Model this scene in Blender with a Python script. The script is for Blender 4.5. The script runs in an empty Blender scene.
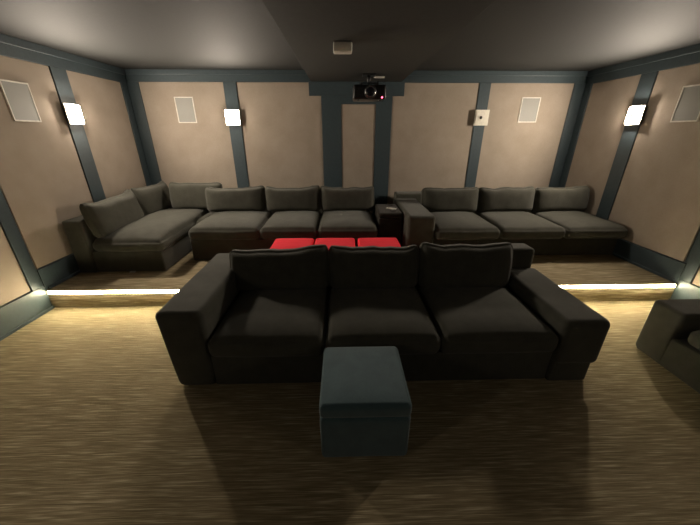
import bpy, bmesh, math, random
from mathutils import Vector, Matrix, noise, Euler
random.seed(7)
sc = bpy.context.scene
C = sc.collection
PI = math.pi

# ------------------------------------------------------------------ materials
def new_mat(name):
    m = bpy.data.materials.new(name); m.use_nodes = True
    nt = m.node_tree; b = nt.nodes['Principled BSDF']
    return m, nt, b

def ramp(nt, fac, c0, c1, p0=0.3, p1=0.7):
    r = nt.nodes.new('ShaderNodeValToRGB')
    r.color_ramp.elements[0].position = p0; r.color_ramp.elements[1].position = p1
    r.color_ramp.elements[0].color = (*c0, 1); r.color_ramp.elements[1].color = (*c1, 1)
    nt.links.new(fac, r.inputs['Fac']); return r

def coords(nt, scale=(1, 1, 1)):
    t = nt.nodes.new('ShaderNodeTexCoord'); mp = nt.nodes.new('ShaderNodeMapping')
    mp.inputs['Scale'].default_value = scale
    nt.links.new(t.outputs['Object'], mp.inputs['Vector']); return mp.outputs['Vector']

def noise_tex(nt, vec, scale, detail=3, rough=0.5):
    n = nt.nodes.new('ShaderNodeTexNoise'); n.inputs['Scale'].default_value = scale
    n.inputs['Detail'].default_value = detail; n.inputs['Roughness'].default_value = rough
    nt.links.new(vec, n.inputs['Vector']); return n.outputs['Fac']

def bump(nt, b, height, strength, dist=0.01):
    n = nt.nodes.new('ShaderNodeBump'); n.inputs['Strength'].default_value = strength
    n.inputs['Distance'].default_value = dist
    nt.links.new(height, n.inputs['Height']); nt.links.new(n.outputs['Normal'], b.inputs['Normal'])

def fabric(name, c0, c1, scale=260, mott=9, sheen=0.15, bs=0.5):
    m, nt, b = new_mat(name)
    v = coords(nt)
    weave = noise_tex(nt, v, scale, 2, 0.7)
    mot = noise_tex(nt, v, mott, 4, 0.6)
    mix = nt.nodes.new('ShaderNodeMath'); mix.operation = 'MULTIPLY_ADD'
    mix.inputs[1].default_value = 0.55; nt.links.new(weave, mix.inputs[0])
    m2 = nt.nodes.new('ShaderNodeMath'); m2.operation = 'MULTIPLY'; m2.inputs[1].default_value = 0.45
    nt.links.new(mot, m2.inputs[0]); nt.links.new(m2.outputs[0], mix.inputs[2])
    r = ramp(nt, mix.outputs[0], c0, c1, 0.35, 0.65)
    nt.links.new(r.outputs['Color'], b.inputs['Base Color'])
    b.inputs['Roughness'].default_value = 0.95
    b.inputs['Specular IOR Level'].default_value = 0.15
    b.inputs['Sheen Weight'].default_value = sheen
    b.inputs['Sheen Roughness'].default_value = 0.6
    bump(nt, b, weave, bs, 0.002)
    return m

def paint(name, col, rough=0.4, spec=0.4, bs=0.06):
    m, nt, b = new_mat(name)
    v = coords(nt); n = noise_tex(nt, v, 30, 3)
    r = ramp(nt, n, tuple(c * 0.93 for c in col), tuple(min(1, c * 1.07) for c in col))
    nt.links.new(r.outputs['Color'], b.inputs['Base Color'])
    b.inputs['Roughness'].default_value = rough; b.inputs['Specular IOR Level'].default_value = spec
    bump(nt, b, noise_tex(nt, v, 160, 2), bs, 0.002)
    return m

def emit(name, col, strength, base=(0.8, 0.8, 0.8)):
    m, nt, b = new_mat(name)
    b.inputs['Base Color'].default_value = (*base, 1)
    b.inputs['Emission Color'].default_value = (*col, 1)
    b.inputs['Emission Strength'].default_value = strength
    return m

def carpet_mat():
    m, nt, b = new_mat('streaked_carpet')
    v = coords(nt, (3.6, 75, 40))
    n1 = noise_tex(nt, v, 1.0, 2, 0.5)
    v2 = coords(nt, (6, 150, 80)); n2 = noise_tex(nt, v2, 1.0, 2, 0.6)
    v3 = coords(nt); n3 = noise_tex(nt, v3, 350, 2, 0.6)
    v4 = coords(nt, (0.8, 2.5, 1)); n4 = noise_tex(nt, v4, 1.2, 3, 0.5)
    a = nt.nodes.new('ShaderNodeMath'); a.operation = 'ADD'; nt.links.new(n1, a.inputs[0]); nt.links.new(n2, a.inputs[1])
    h = nt.nodes.new('ShaderNodeMath'); h.operation = 'MULTIPLY'; h.inputs[1].default_value = 0.5; nt.links.new(a.outputs[0], h.inputs[0])
    r = nt.nodes.new('ShaderNodeValToRGB'); e = r.color_ramp.elements
    e[0].position = 0.38; e[0].color = (*CARPET_D, 1)
    e[1].position = 0.66; e[1].color = (*CARPET_L, 1)
    mid = e.new(0.53); mid.color = (*CARPET_M, 1)
    nt.links.new(h.outputs[0], r.inputs['Fac'])
    mx = nt.nodes.new('ShaderNodeMix'); mx.data_type = 'RGBA'; mx.blend_type = 'MULTIPLY'
    mx.inputs['Factor'].default_value = 0.5
    r4 = ramp(nt, n4, (0.7, 0.68, 0.66), (1, 1, 1)); 
    nt.links.new(r.outputs['Color'], mx.inputs['A']); nt.links.new(r4.outputs['Color'], mx.inputs['B'])
    nt.links.new(mx.outputs['Result'], b.inputs['Base Color'])
    b.inputs['Roughness'].default_value = 0.97; b.inputs['Specular IOR Level'].default_value = 0.1
    a2 = nt.nodes.new('ShaderNodeMath'); a2.operation = 'MULTIPLY_ADD'; a2.inputs[1].default_value = 0.4
    nt.links.new(n3, a2.inputs[0]); nt.links.new(h.outputs[0], a2.inputs[2])
    bump(nt, b, a2.outputs[0], 0.8, 0.006)
    return m

CARPET_D = (0.225, 0.18, 0.105); CARPET_M = (0.34, 0.278, 0.172); CARPET_L = (0.62, 0.535, 0.365)
M_carpet = carpet_mat()
M_wallfab = fabric('taupe_wall_fabric', (0.30, 0.25, 0.20), (0.39, 0.33, 0.27), 180, 3, 0.0, 0.25)
M_trim = paint('slate_blue_paint', (0.046, 0.066, 0.076), 0.42, 0.45)
M_ceil = paint('grey_ceiling_paint', (0.026, 0.027, 0.026), 0.75, 0.28, 0.03)
M_soffit = paint('dark_soffit_paint', (0.035, 0.035, 0.032), 0.8, 0.2, 0.03)
M_sofa = fabric('charcoal_brown_upholstery', (0.042, 0.041, 0.031), (0.071, 0.070, 0.054), 300, 8, 0.12)
M_red = fabric('red_velvet', (0.88, 0.035, 0.055), (0.95, 0.055, 0.08), 300, 6, 0.0)
M_blue = fabric('blue_grey_velvet', (0.036, 0.072, 0.085), (0.062, 0.118, 0.135), 200, 9, 0.3)
M_black = paint('black_plastic', (0.008, 0.008, 0.008), 0.3, 0.5)
M_consl = fabric('black_leatherette', (0.022, 0.019, 0.015), (0.032, 0.028, 0.022), 200, 8, 0.05, 0.2)
M_white = paint('warm_white_plastic', (0.62, 0.60, 0.54), 0.5, 0.4)
M_frame = paint('white_speaker_frame', (0.66, 0.62, 0.55), 0.5, 0.4)
M_metal = paint('dark_mount_metal', (0.012, 0.012, 0.012), 0.35, 0.6)
M_chrome = paint('silver_ring_metal', (0.45, 0.45, 0.45), 0.25, 0.8); M_chrome.node_tree.nodes['Principled BSDF'].inputs['Metallic'].default_value = 1
M_gold = paint('grey_knob_metal', (0.05, 0.045, 0.04), 0.4, 0.5)

def grille_mat():
    m, nt, b = new_mat('perforated_speaker_grille')
    v = coords(nt)
    vo = nt.nodes.new('ShaderNodeTexVoronoi'); vo.inputs['Scale'].default_value = 260; vo.inputs['Randomness'].default_value = 0.0
    nt.links.new(v, vo.inputs['Vector'])
    r = ramp(nt, vo.outputs['Distance'], (0.10, 0.098, 0.088), (0.25, 0.245, 0.22), 0.2, 0.45)
    nt.links.new(r.outputs['Color'], b.inputs['Base Color']); b.inputs['Roughness'].default_value = 0.55
    return m
M_grille = grille_mat()
M_glass = new_mat('projector_lens_glass')[0]
gb = M_glass.node_tree.nodes['Principled BSDF']; gb.inputs['Base Color'].default_value = (0.01, 0.01, 0.015, 1); gb.inputs['Roughness'].default_value = 0.03
M_redled = emit('red_indicator', (1.0, 0.08, 0.16), 8)
SCONCE = 520.0; LED = 92.0
M_lamp = emit('lit_frosted_shade', (1.0, 0.86, 0.70), SCONCE)
M_lamp_fill = emit('fill_light_shade', (1.0, 0.86, 0.70), SCONCE * 0.13)  # weak glow for the added fill sconces beside the camera
M_lamp_soft = emit('softer_frosted_shade', (1.0, 0.86, 0.70), SCONCE * 0.5)
M_unlit = paint('unlit_frosted_shade', (0.78, 0.74, 0.64), 0.45, 0.4)

def led_mat():
    m, nt, b = new_mat('dotted_led_tape')
    t = nt.nodes.new('ShaderNodeTexCoord'); sp = nt.nodes.new('ShaderNodeSeparateXYZ')
    nt.links.new(t.outputs['Object'], sp.inputs[0])
    w = nt.nodes.new('ShaderNodeMath'); w.operation = 'MULTIPLY'; w.inputs[1].default_value = 2 * PI / 0.033
    nt.links.new(sp.outputs['X'], w.inputs[0])
    s = nt.nodes.new('ShaderNodeMath'); s.operation = 'SINE'; nt.links.new(w.outputs[0], s.inputs[0])
    mxx = nt.nodes.new('ShaderNodeMath'); mxx.operation = 'MAXIMUM'; mxx.inputs[1].default_value = 0.0; nt.links.new(s.outputs[0], mxx.inputs[0])
    k = nt.nodes.new('ShaderNodeMath'); k.operation = 'MULTIPLY_ADD'; k.inputs[1].default_value = 3.1 * LED; k.inputs[2].default_value = 0.9
    nt.links.new(mxx.outputs[0], k.inputs[0]); nt.links.new(k.outputs[0], b.inputs['Emission Strength'])
    b.inputs['Emission Color'].default_value = (1.0, 0.86, 0.54, 1)
    return m
M_led = led_mat()

# ------------------------------------------------------------------ mesh helpers
def obj(name, bm, mat, parent=None, smooth=False):
    me = bpy.data.meshes.new(name)
    bmesh.ops.recalc_face_normals(bm, faces=bm.faces)
    bm.to_mesh(me); bm.free()
    me.materials.append(mat)
    if smooth:
        for p in me.polygons: p.use_smooth = True
    o = bpy.data.objects.new(name, me); C.objects.link(o)
    if parent is not None: o.parent = parent
    return o

def thing(name, label, cat, loc=(0, 0, 0), rz=0.0, group=None):
    o = bpy.data.objects.new(name, None); C.objects.link(o)
    o.location = loc; o.rotation_euler = (0, 0, rz); o['label'] = label; o['category'] = cat
    o.empty_display_size = 0.1
    if group: o['group'] = group
    return o

def tag(o, label, cat, group=None):
    o['label'] = label; o['category'] = cat
    if group: o['group'] = group
    return o

def struct(o): o['kind'] = 'structure'; return o

def add_box(bm, x0, x1, y0, y1, z0, z1, bev=0.0):
    r = bmesh.ops.create_cube(bm, size=1)
    vs = r['verts']
    for v in vs:
        v.co = Vector((x0 + (v.co.x + .5) * (x1 - x0), y0 + (v.co.y + .5) * (y1 - y0), z0 + (v.co.z + .5) * (z1 - z0)))
    if bev > 0:
        es = list({e for v in vs for e in v.link_edges})
        bmesh.ops.bevel(bm, geom=es, offset=bev, segments=2, affect='EDGES', profile=0.5)
    return bm

def boxes(lst, bev=0.0):
    bm = bmesh.new()
    for b in lst: add_box(bm, *b, bev=bev)
    return bm

def axis_samples(h, r, n):
    """sample positions from -h to h: fine in the rounded zones, even between"""
    r = min(r, h * 0.98); o = []
    for i in range(5): o.append(-h + r * (1 - math.cos(i / 4 * PI / 2)) if False else -h + r * i / 4)
    m = max(1, n)
    for i in range(1, m): o.append(-(h - r) + 2 * (h - r) * i / m)
    for i in range(5): o.append(h - r + r * i / 4)
    return o

def soft_box(size, center, r=0.04, n=(10, 10, 4), fn=None, rot=None, bm=None):
    """closed rounded box of given full size; fn(p, u, v, w) deforms a local point"""
    if bm is None: bm = bmesh.new()
    hx, hy, hz = size[0] / 2, size[1] / 2, size[2] / 2
    r = min(r, hx * .98, hy * .98, hz * .98)
    ax = [axis_samples(hx, r, n[0]), axis_samples(hy, r, n[1]), axis_samples(hz, r, n[2])]
    new = []
    def fix(p):
        c = Vector((max(-hx + r, min(hx - r, p.x)), max(-hy + r, min(hy - r, p.y)), max(-hz + r, min(hz - r, p.z))))
        d = p - c
        if d.length > 1e-9:
            k = max(abs(d.x), abs(d.y), abs(d.z))
            d = d.normalized() * r * (k / r)
        return c + d
    cache = {}
    R = rot.to_matrix() if rot else None
    def vert(x, y, z):
        key = (round(x, 5), round(y, 5), round(z, 5))
        if key in cache: return cache[key]
        p = Vector((x, y, z)); u, v, w = x / hx, y / hy, z / hz
        q = fix(p)
        if fn: q = fn(q, u, v, w)
        if R: q = R @ q
        vv = bm.verts.new(q + Vector(center)); cache[key] = vv; return vv
    def face(a, b, mk):
        for i in range(len(a) - 1):
            for j in range(len(b) - 1):
                vs = [vert(*mk(a[i], b[j])), vert(*mk(a[i + 1], b[j])), vert(*mk(a[i + 1], b[j + 1])), vert(*mk(a[i], b[j + 1]))]
                try: bm.faces.new(vs)
                except ValueError: pass
    for s in (-hx, hx): face(ax[1], ax[2], lambda a, b, s=s: (s, a, b))
    for s in (-hy, hy): face(ax[0], ax[2], lambda a, b, s=s: (a, s, b))
    for s in (-hz, hz): face(ax[0], ax[1], lambda a, b, s=s: (a, b, s))
    return bm

def wrinkle(q, seed, amp, f=5.0):
    n = noise.noise(q * f + Vector((seed * 3.7, seed * 1.3, seed)))
    n2 = noise.noise(q * f * 2.3 + Vector((seed * 5.1, 0, seed * 2.2)))
    return amp * (n + 0.5 * n2)

def seat(x0, x1, y0, y1, z0, z1, seed=0, crown=0.035, r=0.055, lip=0.0):
    """seat cushion: crowned top, soft front"""
    def fn(q, u, v, w):
        puff = (1 - u ** 4) * (1 - v ** 4)
        if w > 0: q.z += w * (crown * puff - crown * 0.55 * (max(abs(u), abs(v)) ** 6)) + w * wrinkle(q, seed, 0.006)
        q.y += (0.012 * (1 - u * u) + 0.0) * v * (1 - abs(w) * .5) + wrinkle(q, seed + 3, 0.003)
        q.x += 0.006 * u * (1 - w * w)
        return q
    return soft_box((x1 - x0, y1 - y0, z1 - z0), ((x0 + x1) / 2, (y0 + y1) / 2, (z0 + z1) / 2), r, (12, 12, 3), fn)

def pillow(width, thick, height, seed=0, ear=0.02, r=0.06, slump=0.0):
    """upright back cushion about its bottom centre; thickness along y"""
    def fn(q, u, v, w):
        e = max(abs(u), abs(w))
        prof = (1 - 0.55 * abs(u) ** 5) * (1 - 0.55 * abs(w) ** 5 if w > 0 else 1 - 0.15 * abs(w) ** 5)
        q.y *= prof
        q.y += wrinkle(q, seed, 0.010, 4)
        if w > 0.2:
            k = (w - 0.2) / 0.8
            q.z += k * (ear * (2.2 * u ** 4 - 0.7) + slump * u) + k * wrinkle(Vector((q.x, 0, 0)), seed + 9, 0.014, 6)
        q.x += 0.010 * u * (1 - w * w) + k_side(q, w, seed)
        return q
    def k_side(q, w, seed): return wrinkle(Vector((0, 0, q.z)), seed + 5, 0.005, 6)
    bm = soft_box((width, thick, height), (0, 0, height / 2), r, (14, 3, 9), fn)
    return bm

def place_pillow(parent, x, y, z, rz, tilt, *a, mat=None, **k):
    bm = pillow(*a, **k)
    o = obj('back_cushion', bm, mat or M_sofa, parent, True)
    o.location = (x, y, z); o.rotation_euler = (tilt, 0, rz)
    return o

def lathe(bm, prof, segs=32, axis='Z', center=(0, 0, 0)):
    rings = []
    for r, h in prof:
        ring = []
        for i in range(segs):
            a = 2 * PI * i / segs
            p = (r * math.cos(a), r * math.sin(a), h)
            if axis == 'Y': p = (p[0], p[2], p[1])
            ring.append(bm.verts.new(Vector(p) + Vector(center)))
        rings.append(ring)
    for a, b in zip(rings, rings[1:]):
        for i in range(segs): bm.faces.new((a[i], a[(i + 1) % segs], b[(i + 1) % segs], b[i]))
    bm.faces.new(rings[0]); bm.faces.new(rings[-1])
    return bm

# ------------------------------------------------------------------ room dimensions
XL, XR, YB, YF = -3.287, 3.845, 5.434, -3.2
ZC, ZP, YP, ZS = 2.70, 0.222, 3.05, 2.55
SX0, SX1 = -0.476, 0.926
T = 0.12; REC = 0.035

struct(obj('floor', boxes([(XL - T, XR + T, YF - T, YB + T, -0.1, 0.0)]), M_carpet))
# raised carpeted platform with a rounded nosing over the riser
bm = soft_box((XR - XL + 0.06, YB - YP + 0.05, 0.045), ((XL + XR) / 2, (YB + YP) / 2 + 0.013, ZP - 0.0225), 0.006, (4, 4, 1))
add_box(bm, XL - .03, XR + .03, YP, YB + .03, 0.0, ZP - 0.043)
struct(obj('platform', bm, M_carpet))
struct(obj('ceiling', boxes([(XL - T, XR + T, YF - T, YB + T, ZC, ZC + 0.1)]), M_ceil))
struct(obj('ceiling_soffit', boxes([(SX0, SX1, YF, YB, ZS, ZC)], 0.004), M_soffit))

# walls: slate-painted backing with stretched fabric panels as children
def wall(name, b): return struct(obj(name, boxes([b]), M_trim))
wl = wall('wall_left', (XL - T, XL - REC, YF - T, YB + T, 0, ZC))
wr = wall('wall_right', (XR + REC, XR + T, YF - T, YB + T, 0, ZC))
wb = wall('wall_back', (XL - REC, XR + REC, YB + REC, YB + T, 0, ZC))
wf = wall('wall_front', (XL - REC, XR + REC, YF - T, YF, 0, ZC))

def panel(parent, b):
    obj('fabric_panel', boxes([b], 0.008), M_wallfab, parent)
PT = 0.022
ZT = 2.515
for (y0, y1, z0) in ((-3.0, -0.9, .285), (-0.7, 1.25, .285), (1.45, 2.92, .285), (3.07, 4.10, .47), (4.32, 5.30, .47)):
    panel(wl, (XL - REC, XL - REC + PT, y0, y1, z0, ZT))
for (y0, y1, z0) in ((-3.0, -0.9, .285), (-0.7, 1.25, .285), (1.45, 2.93, .285), (3.10, 4.24, .47), (4.46, 5.30, .47)):
    panel(wr, (XR + REC - PT, XR + REC, y0, y1, z0, ZT))
for (x0, x1, z1) in ((-3.116, -1.83, 2.54), (-1.63, -.327, 2.54), (-.015, .54, 2.24), (.797, 2.16, 2.54), (2.34, 3.67, 2.54)):
    panel(wb, (x0, x1, YB + REC - PT, YB + REC, .47, z1))

tn = [0]
def trim(lst, bev=0.004):
    tn[0] += 1
    return struct(obj('trim_%d' % tn[0], boxes(lst, bev), M_trim))
# crown mouldings in two tiers
trim([(XL - REC, XL, YF, YB, ZT, ZC), (XL, XL + .022, YF, YB, 2.625, ZC)])
trim([(XR, XR + REC, YF, YB, ZT, ZC), (XR - .022, XR, YF, YB, 2.625, ZC)])
trim([(XL + .03, SX0 - .002, YB, YB + REC, 2.54, ZC), (XL + .03, SX0 - .002, YB - .022, YB, 2.635, ZC)])
trim([(SX1 + .002, XR - .03, YB, YB + REC, 2.54, ZC), (SX1 + .002, XR - .03, YB - .022, YB, 2.635, ZC)])
# frieze boards under the soffit
trim([(-.515, .978, YB - .012, YB + REC - .002, 2.353, ZS - .001)])
trim([(-.02, .545, YB, YB + REC - .002, 2.242, 2.353)])
# pilasters
for y0, y1, z0 in ((-0.9, -0.7, 0), (1.25, 1.45, 0), (2.92, YP - .002, 0), (4.10, 4.32, ZP), (5.30, YB, ZP)):
    trim([(XL - REC + .002, XL, y0, y1, z0, ZT)])
for y0, y1, z0 in ((-0.9, -0.7, 0), (1.25, 1.45, 0), (2.93, YP - .002, 0), (4.24, 4.46, ZP), (5.30, YB, ZP)):
    trim([(XR, XR + REC - .002, y0, y1, z0, ZT)])
for x0, x1, z1 in ((XL + .002, -3.116, 2.54), (-1.83, -1.63, 2.54), (-.327, -.015, 2.353), (.54, .797, 2.353), (2.16, 2.34, 2.54), (3.67, XR - .002, 2.54)):
    trim([(x0, x1, YB, YB + REC - .002, ZP, z1)])
# baseboards with a shoe moulding
def baseboard(name, lst): struct(obj(name, boxes(lst, 0.004), M_trim))
baseboard('baseboard_left', [(XL - REC + .002, XL + .004, YF, YP - .002, 0, .28), (XL, XL + .02, YF, YP - .002, 0, .03),
                             (XL - REC + .002, XL + .004, YP, YB, ZP, .465), (XL, XL + .02, YP + .03, YB, ZP, ZP + .03)])
baseboard('baseboard_right', [(XR - .004, XR + REC - .002, YF, YP - .002, 0, .28), (XR - .02, XR, YF, YP - .002, 0, .03),
                              (XR - .004, XR + REC - .002, YP, YB, ZP, .465), (XR - .02, XR, YP + .03, YB, ZP, ZP + .03)])
baseboard('baseboard_back', [(XL + .03, XR - .03, YB - .004, YB + REC - .002, ZP, .465)])

# ------------------------------------------------------------------ led strip on the riser
led = obj('led_strip', boxes([(XL + .03, XR - .03, YP - .017, YP - .0112, ZP - .038, ZP - .003)]), M_led)
tag(led, 'warm white dotted LED light strip along the top of the platform step', 'light strip')

# ------------------------------------------------------------------ sconces (built facing -y, then turned)
def sconce(loc, rz, label, lit, lamp=None):
    s = thing('wall_sconce', label, 'wall light', loc, rz, 'square box sconces on the pillars')
    w = .098
    obj('housing', boxes([(-w - .004, w + .004, -.034, -.001, -w - .004, w + .004)], .003), M_metal, s)
    obj('shade_rim', boxes([(-w - .017, w + .017, -.046, -.034, -w - .017, w + .017)], .003), M_unlit, s)
    bm = soft_box((2 * w, .011, 2 * w), (0, -.0515, 0), .004, (2, 1, 2))
    obj('shade', bm, (lamp or M_lamp) if lit else M_unlit, s, True)
    bm = bmesh.new(); lathe(bm, [(.018, -.072), (.023, -.068), (.016, -.056)], 16, 'Y', (-.02, 0, .0))
    obj('knob', bm, M_gold, s, True)
    return s
sconce((XL, 4.18, 2.03), PI / 2, 'lit square box sconce on the left side wall pillar', True)
sconce((-1.74, YB, 2.045), 0, 'lit square box sconce on the back wall, above the rear left sofa', True, M_lamp_soft)
sconce((2.25, YB, 2.045), 0, 'switched-off cream square sconce on the back wall pillar, right of the projector', False)
sconce((XR, 4.31, 2.03), -PI / 2, 'lit square box sconce on the right side wall pillar', True)

sconce((XL, -.80, 2.03), PI / 2, 'added fill light, built as a square box sconce on the left side wall beside the camera, out of view', True, M_lamp_fill)  # unseen sconce pair added to brighten the front sofa and ottoman
sconce((XR, -.80, 2.03), -PI / 2, 'added fill light, built as a square box sconce on the right side wall beside the camera, out of view', True, M_lamp_fill)  # right half of the added fill pair

# ------------------------------------------------------------------ in-wall speakers
def speaker(loc, rz, label, w=.30, h=.37):
    s = thing('wall_speaker', label, 'speaker', loc, rz, 'flush rectangular speakers in the wall panels')
    a, b = w / 2, h / 2; f = .014
    obj('speaker_frame', boxes([(-a, a, -.012, 0, b - f, b), (-a, a, -.012, 0, -b, -b + f),
                                (-a, -a + f, -.012, 0, -b + f, b - f), (a - f, a, -.012, 0, -b + f, b - f)], .001), M_frame, s)
    obj('speaker_grille', boxes([(-a + f, a - f, -.009, 0, -b + f, b - f)]), M_grille, s)
    return s
e = REC - PT
speaker((XL - e - .001 + .002, 3.60, 2.115), PI / 2, 'white framed flush speaker in the left side wall panel')
speaker((-2.475, YB + e, 2.152), 0, 'white framed flush speaker in the back wall panel, leftmost on that wall', .29, .37)
speaker((3.03, YB + e, 2.16), 0, 'white framed flush speaker in the back wall panel, right of the switched-off sconce', .305, .365)
speaker((XR + e - .001, 3.70, 2.12), -PI / 2, 'white framed flush speaker in the right side wall panel, cut by the photo edge')

# ------------------------------------------------------------------ projector hanging under the soffit
pj = thing('projector', 'black ceiling projector with a round lens and red indicator, hung below the soffit', 'projector', (.37, 4.80, ZS))
z0 = 2.235 - ZS; z1 = 2.41 - ZS
bm = soft_box((.44, .40, z1 - z0), (0, 0, (z0 + z1) / 2), .03, (4, 4, 2))
obj('body', bm, M_black, pj, True)
lens = obj('lens_ring', lathe(bmesh.new(), [(.050, -.235), (.078, -.235), (.082, -.225), (.082, -.195), (.05, -.195)], 40, 'Y', (.005, 0, (z0 + z1) / 2 + .0)), M_metal, pj, True)
obj('ring', lathe(bmesh.new(), [(.060, -.238), (.068, -.238), (.068, -.2345), (.060, -.2345)], 40, 'Y', (.005, 0, (z0 + z1) / 2)), M_chrome, lens, True)
obj('lens_glass', lathe(bmesh.new(), [(.010, -.250), (.030, -.247), (.048, -.241), (.056, -.236)], 40, 'Y', (.005, 0, (z0 + z1) / 2)), M_glass, lens, True)
obj('indicator_light', lathe(bmesh.new(), [(.006, -.209), (.010, -.206), (.010, -.198)], 16, 'Y', (.165, 0, z0 + .022)), M_redled, pj, True)
for sx in (-1, 1):
    obj('vent_grille', boxes([(sx * .12 - .04 + i * .02, sx * .12 - .04 + i * .02 + .008, -.204, -.198, z0 + .05, z1 - .035) for i in range(5)] ), M_metal, pj)
    obj('foot', lathe(bmesh.new(), [(.018, z0 - .012), (.018, z0 + .004)], 16, 'Z', (sx * .15, -.12, 0)), M_black, pj)
obj('mount_plate', boxes([(-.09, .09, -.09, .09, -.014, -.001)], .003), M_metal, pj)
obj('mount_pole', lathe(bmesh.new(), [(.022, -.10), (.022, -.012)], 20), M_metal, pj, True)
br = obj('mount_bracket', boxes([(-.12, .12, -.02, .02, -.11, -.095), (-.02, .02, -.14, .14, -.11, -.095)] +
      [(sx - .012, sx + .012, sy - .012, sy + .012, z1 - .002, -.095) for sx in (-.11, .11) for sy in (-.12, .12)], .002), M_metal, pj)
for sx in (-.11, .0, .11):
    obj('bolt', lathe(bmesh.new(), [(.006, -.030), (.010, -.028), (.010, -.018)], 12, 'Y', (sx, 0, -.102)), M_chrome, br, True)
t = obj('ceiling_cable_plate', boxes([(-.075, .075, -.006, .022, -.022, -.001)], .003), M_white)
t.location = (.525, 4.93, ZS); tag(t, 'thin white cable plate on the soffit just above the projector', 'plate')

# white sensor box on the soffit
s = thing('ceiling_sensor', 'small white box sensor fixed under the dark soffit, in front of the projector', 'sensor', (.01, 3.22, ZS))
obj('housing', soft_box((.165, .11, .075), (0, 0, -.0385), .012, (2, 2, 2)), M_white, s, True)
obj('sensor_window', soft_box((.10, .012, .035), (0, -.056, -.038), .005, (2, 1, 2)), M_white, s, True)

# ------------------------------------------------------------------ front three-seat sofa
fs = thing('front_sofa', 'large dark three-seat sofa in front of the platform, behind the blue grey ottoman', 'sofa')
def armfn(seed, amp=.004):
    def fn(q, u, v, w):
        q.x += wrinkle(q, seed, amp, 3); q.z += max(0, w) * wrinkle(q, seed + 1, amp, 3)
        return q
    return fn
obj('base', soft_box((2.62, 1.16, .29), (.30, 1.845 + .58, .145), .02, (8, 4, 2)), M_sofa, fs, True)
def taper(q, u, v, w):
    q = armfn(1)(q, u, v, w)
    if u < 0: q.x += .045 * (1 - w) / 2
    return q
arm = obj('arm', soft_box((.345, 1.19, .67), (-1.165, 1.825 + .595, .336), .05, (3, 8, 4), taper), M_sofa, fs, True)
arm2 = obj('arm', soft_box((.36, 1.0, .40), (1.785, 1.81 + .5, .365), .055, (3, 8, 3), armfn(2)), M_sofa, fs, True)
obj('arm_base', soft_box((.31, 1.17, .20), (1.765, 1.825 + .585, .10), .02, (3, 6, 2)), M_sofa, fs, True)
obj('back_frame', soft_box((2.62, .22, .65), (.30, 2.91, .33), .03, (8, 2, 3)), M_sofa, fs, True)
obj('bolster', soft_box((.33, .22, .60), (1.765, 2.905, .455), .045, (3, 2, 2), armfn(5)), M_sofa, fs, True)
sx = (-1.0, -.14, .72, 1.605)
for i in range(3):
    obj('seat_cushion', seat(sx[i] + .004, sx[i + 1] - .004, 1.80, 2.66, .285, .465, i + 1), M_sofa, fs, True)
for i, (a, b, sl) in enumerate(((-1.05, -.14, .020), (-.135, .70, .0), (.715, 1.585, .0))):
    place_pillow(fs, (a + b) / 2, 2.60, .452, 0, math.radians(-9), b - a - .006, .24, (.395, .405, .42)[i], seed=i * 3 + 2, ear=.016, slump=sl)

# ------------------------------------------------------------------ rear left sectional (L shape)
rl = thing('corner_sofa', 'dark L-shaped sectional sofa along the left and back walls on the platform', 'sofa')
B0 = 3.87
bs = obj('base', soft_box((2.48, 1.18, .30), (-.795, B0 + .59, ZP + .151), .02, (8, 4, 2)), M_sofa, rl, True)
obj('chaise_base', soft_box((1.0, 1.50, .27), (-2.72 , 3.52 + .75, ZP + .136), .02, (4, 6, 2)), M_sofa, rl, True)
obj('side_frame', soft_box((.21, 1.85, .66), (-3.155, 3.49 + .925, ZP + .331), .025, (2, 8, 3), armfn(11)), M_sofa, rl, True)
obj('back_frame', soft_box((3.4, .20, .66), (-1.245, 5.27, ZP + .331), .03, (10, 2, 3)), M_sofa, rl, True)
obj('chaise_cushion', seat(-3.045, -2.20, 3.51, 5.14, ZP + .25, .655, 21, .065, .075), M_sofa, rl, True)
for i, (a, b) in enumerate(((-2.03, -1.11), (-1.10, -.345), (-.335, .46))):
    obj('seat_cushion', seat(a, min(b, .455), 3.84, 4.85, ZP + .29, .685, 24 + i, .035, .06), M_sofa, rl, True)
obj('corner_seat', seat(-2.195, -2.04, 4.45, 5.14, ZP + .25, .63, 29, .01), M_sofa, rl, True)
for i, (a, b) in enumerate(((-2.10, -1.205), (-1.195, -.355), (-.345, .475))):
    place_pillow(rl, (a + b) / 2, 4.74, .685, 0, math.radians(-10), b - a, .26, .375, seed=31 + i, ear=.018, slump=(.012, .008, -.005)[i])
place_pillow(rl, -2.36, 4.98, .67, 0, math.radians(-8), .82, .20, .425, seed=41, ear=.01)
place_pillow(rl, -2.95, 4.02, .645, PI / 2 + .04, math.radians(-12), .93, .24, .42, seed=43, ear=.022, slump=.01)
place_pillow(rl, -2.92, 4.86, .67, PI / 2 - .08, math.radians(-12), .74, .20, .42, seed=47, ear=.02)
obj('care_tag', soft_box((.07, .03, .016), (-2.62, 3.50, ZP + .012), .006, (2, 2, 1), armfn(3, .008)), M_white, rl, True)

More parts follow.
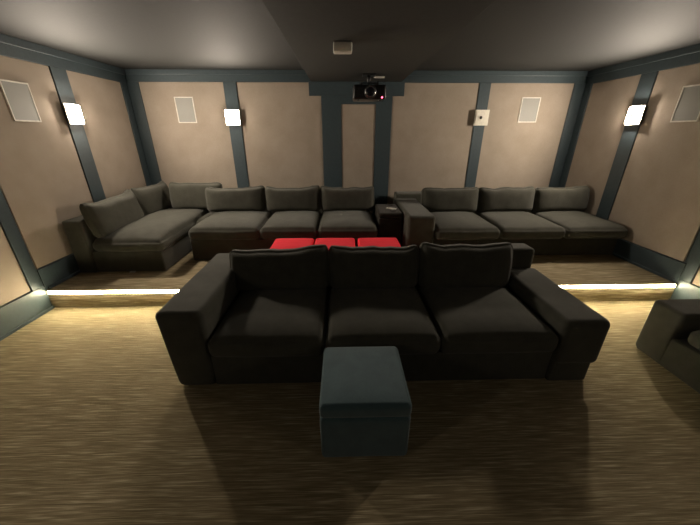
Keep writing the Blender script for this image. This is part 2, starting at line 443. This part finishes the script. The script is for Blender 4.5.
# ------------------------------------------------------------------ rear right three-seat sofa
rr = thing('rear_sofa', 'dark three-seat sofa against the back wall on the right of the platform', 'sofa')
obj('base', soft_box((2.95, 1.05, .29), (2.345, 3.93 + .525, ZP + .151), .02, (8, 4, 2)), M_sofa, rr, True)
obj('arm', soft_box((.365, 1.20, .60), (1.035, 3.85 + .60, ZP + .302), .045, (3, 8, 3), armfn(51)), M_sofa, rr, True)
obj('back_frame', soft_box((2.93, .24, .66), (2.355, 5.25, ZP + .331), .035, (10, 2, 3)), M_sofa, rr, True)
for i, (a, b) in enumerate(((1.225, 2.085), (2.095, 2.965), (2.975, 3.815))):
    obj('seat_cushion', seat(a, b, 3.80, 4.88, ZP + .28, .672, 54 + i, .035, .06), M_sofa, rr, True)
for i, (a, b) in enumerate(((1.225, 2.095), (2.105, 2.97), (2.98, 3.825))):
    place_pillow(rr, (a + b) / 2, 4.68, .675, 0, math.radians(-10), b - a, .27, .375, seed=61 + i, ear=.008, slump=(.0, .01, .008)[i])

# ------------------------------------------------------------------ console between the rear sofas
cs = thing('console_table', 'black padded console with cup holders between the two rear sofas', 'console', (.665, 4.43, ZP))
obj('body', soft_box((.33, .60, .50), (0, 0, .252), .02, (3, 5, 3)), M_consl, cs, True)
tp = obj('top_pad', soft_box((.335, .61, .075), (0, 0, .541), .03, (3, 5, 1)), M_consl, cs, True)
for yy in (-.19, .19):
    obj('cup_holder', lathe(bmesh.new(), [(.032, .582), (.045, .586), (.048, .580), (.048, .574), (.032, .574)], 28, 'Z', (.06, yy, 0)), M_black, tp, True)
rm = thing('remote_control', 'small pale silver remote lying on top of the black console', 'remote', (.70, 4.36, ZP + .5785), 1.0)
obj('remote_body', soft_box((.045, .15, .018), (0, 0, .010), .007, (2, 3, 1)), M_white, rm, True)
obj('button', soft_box((.012, .012, .004), (0, .04, .020), .0015, (1, 1, 1)), M_black, rm, True)

# ------------------------------------------------------------------ ottomans
def ottoman_bm(w, d, h, seed):
    def fn(q, u, v, w_):
        if w_ > 0.6: q.z += .012 * (1 - u ** 4) * (1 - v ** 4)
        q += Vector((wrinkle(q, seed, .003, 4), wrinkle(q, seed + 2, .003, 4), 0))
        return q
    return soft_box((w, d, h), (0, 0, h / 2), .028, (8, 8, 6), fn)
def ottoman(loc, rz, w, d, h, mat, label, seed, group=None):
    t = thing('cube_ottoman', label, 'ottoman', loc, rz, group)
    obj('body', ottoman_bm(w, d, h - .095, seed), mat, t, True)
    def fn(q, u, v, w_):
        if w_ > 0: q.z += .010 * (1 - u ** 4) * (1 - v ** 4)
        return q
    obj('lid', soft_box((w + .001, d + .001, .10), (0, 0, h - .05), .03, (8, 8, 1), fn), mat, t, True)
    return t
ottoman((.118, 1.50, 0), 0, .525, .53, .43, M_blue, 'blue grey velvet cube ottoman on the carpet in front of the front sofa', 1)
g = 'red cube ottomans between the front sofa and the platform seats'
ottoman((-.60, 3.375, ZP), 0, .485, .48, .40, M_red, 'leftmost red cube ottoman, behind the left cushion of the front sofa', 2, g)
ottoman((-.100, 3.375, ZP), 0, .485, .48, .40, M_red, 'middle one of the three red cube ottomans behind the front sofa', 3, g)
ottoman((.425, 3.375, ZP), 0, .495, .48, .40, M_red, 'rightmost red cube ottoman, nearest the black console', 4, g)

# ------------------------------------------------------------------ side sofa at the right edge
ss = thing('side_sofa', 'dark sofa at the right edge of the photo, facing the middle of the room', 'sofa')
obj('base', soft_box((1.13, 2.2, .28), (3.24, 2.215 - 1.1, .145), .02, (4, 8, 2)), M_sofa, ss, True)
obj('arm', soft_box((1.12, .27, .50), (3.23, 2.10, .262), .035, (6, 3, 4), armfn(71, .003)), M_sofa, ss, True)
obj('arm', soft_box((1.12, .27, .50), (3.23, .13, .262), .035, (6, 3, 4), armfn(72, .003)), M_sofa, ss, True)
obj('back_frame', soft_box((.2, 1.7, .62), (3.70, 1.115, .33), .03, (2, 8, 3)), M_sofa, ss, True)
for i, (a, b) in enumerate(((.27, 1.11), (1.12, 1.955))):
    obj('seat_cushion', seat(2.71, 3.45, a, min(b, 1.935), .27, .43, 74 + i, .03), M_sofa, ss, True)
    place_pillow(ss, 3.50, (a + b) / 2, .44, -PI / 2, math.radians(-10), .82, .2, .38, seed=78 + i)

# ------------------------------------------------------------------ camera, world, view
cam = bpy.data.cameras.new('camera'); co = bpy.data.objects.new('camera', cam); C.objects.link(co)
co.location = (0, 0, 1.8247)
co.rotation_euler = (PI / 2 - 0.40313, 0, -0.02316)
cam.sensor_width = 36; cam.lens = 304.676 * 36 / 700; cam.clip_start = .02
sc.camera = co
w = bpy.data.worlds.new('world'); sc.world = w; w.use_nodes = True
w.node_tree.nodes['Background'].inputs['Color'].default_value = (0.01, 0.01, 0.01, 1)
w.node_tree.nodes['Background'].inputs['Strength'].default_value = 0.3
vs = sc.view_settings
vs.view_transform = 'Standard'; vs.look = 'None'; vs.gamma = 1; vs.exposure = 0.0; vs.use_curve_mapping = False
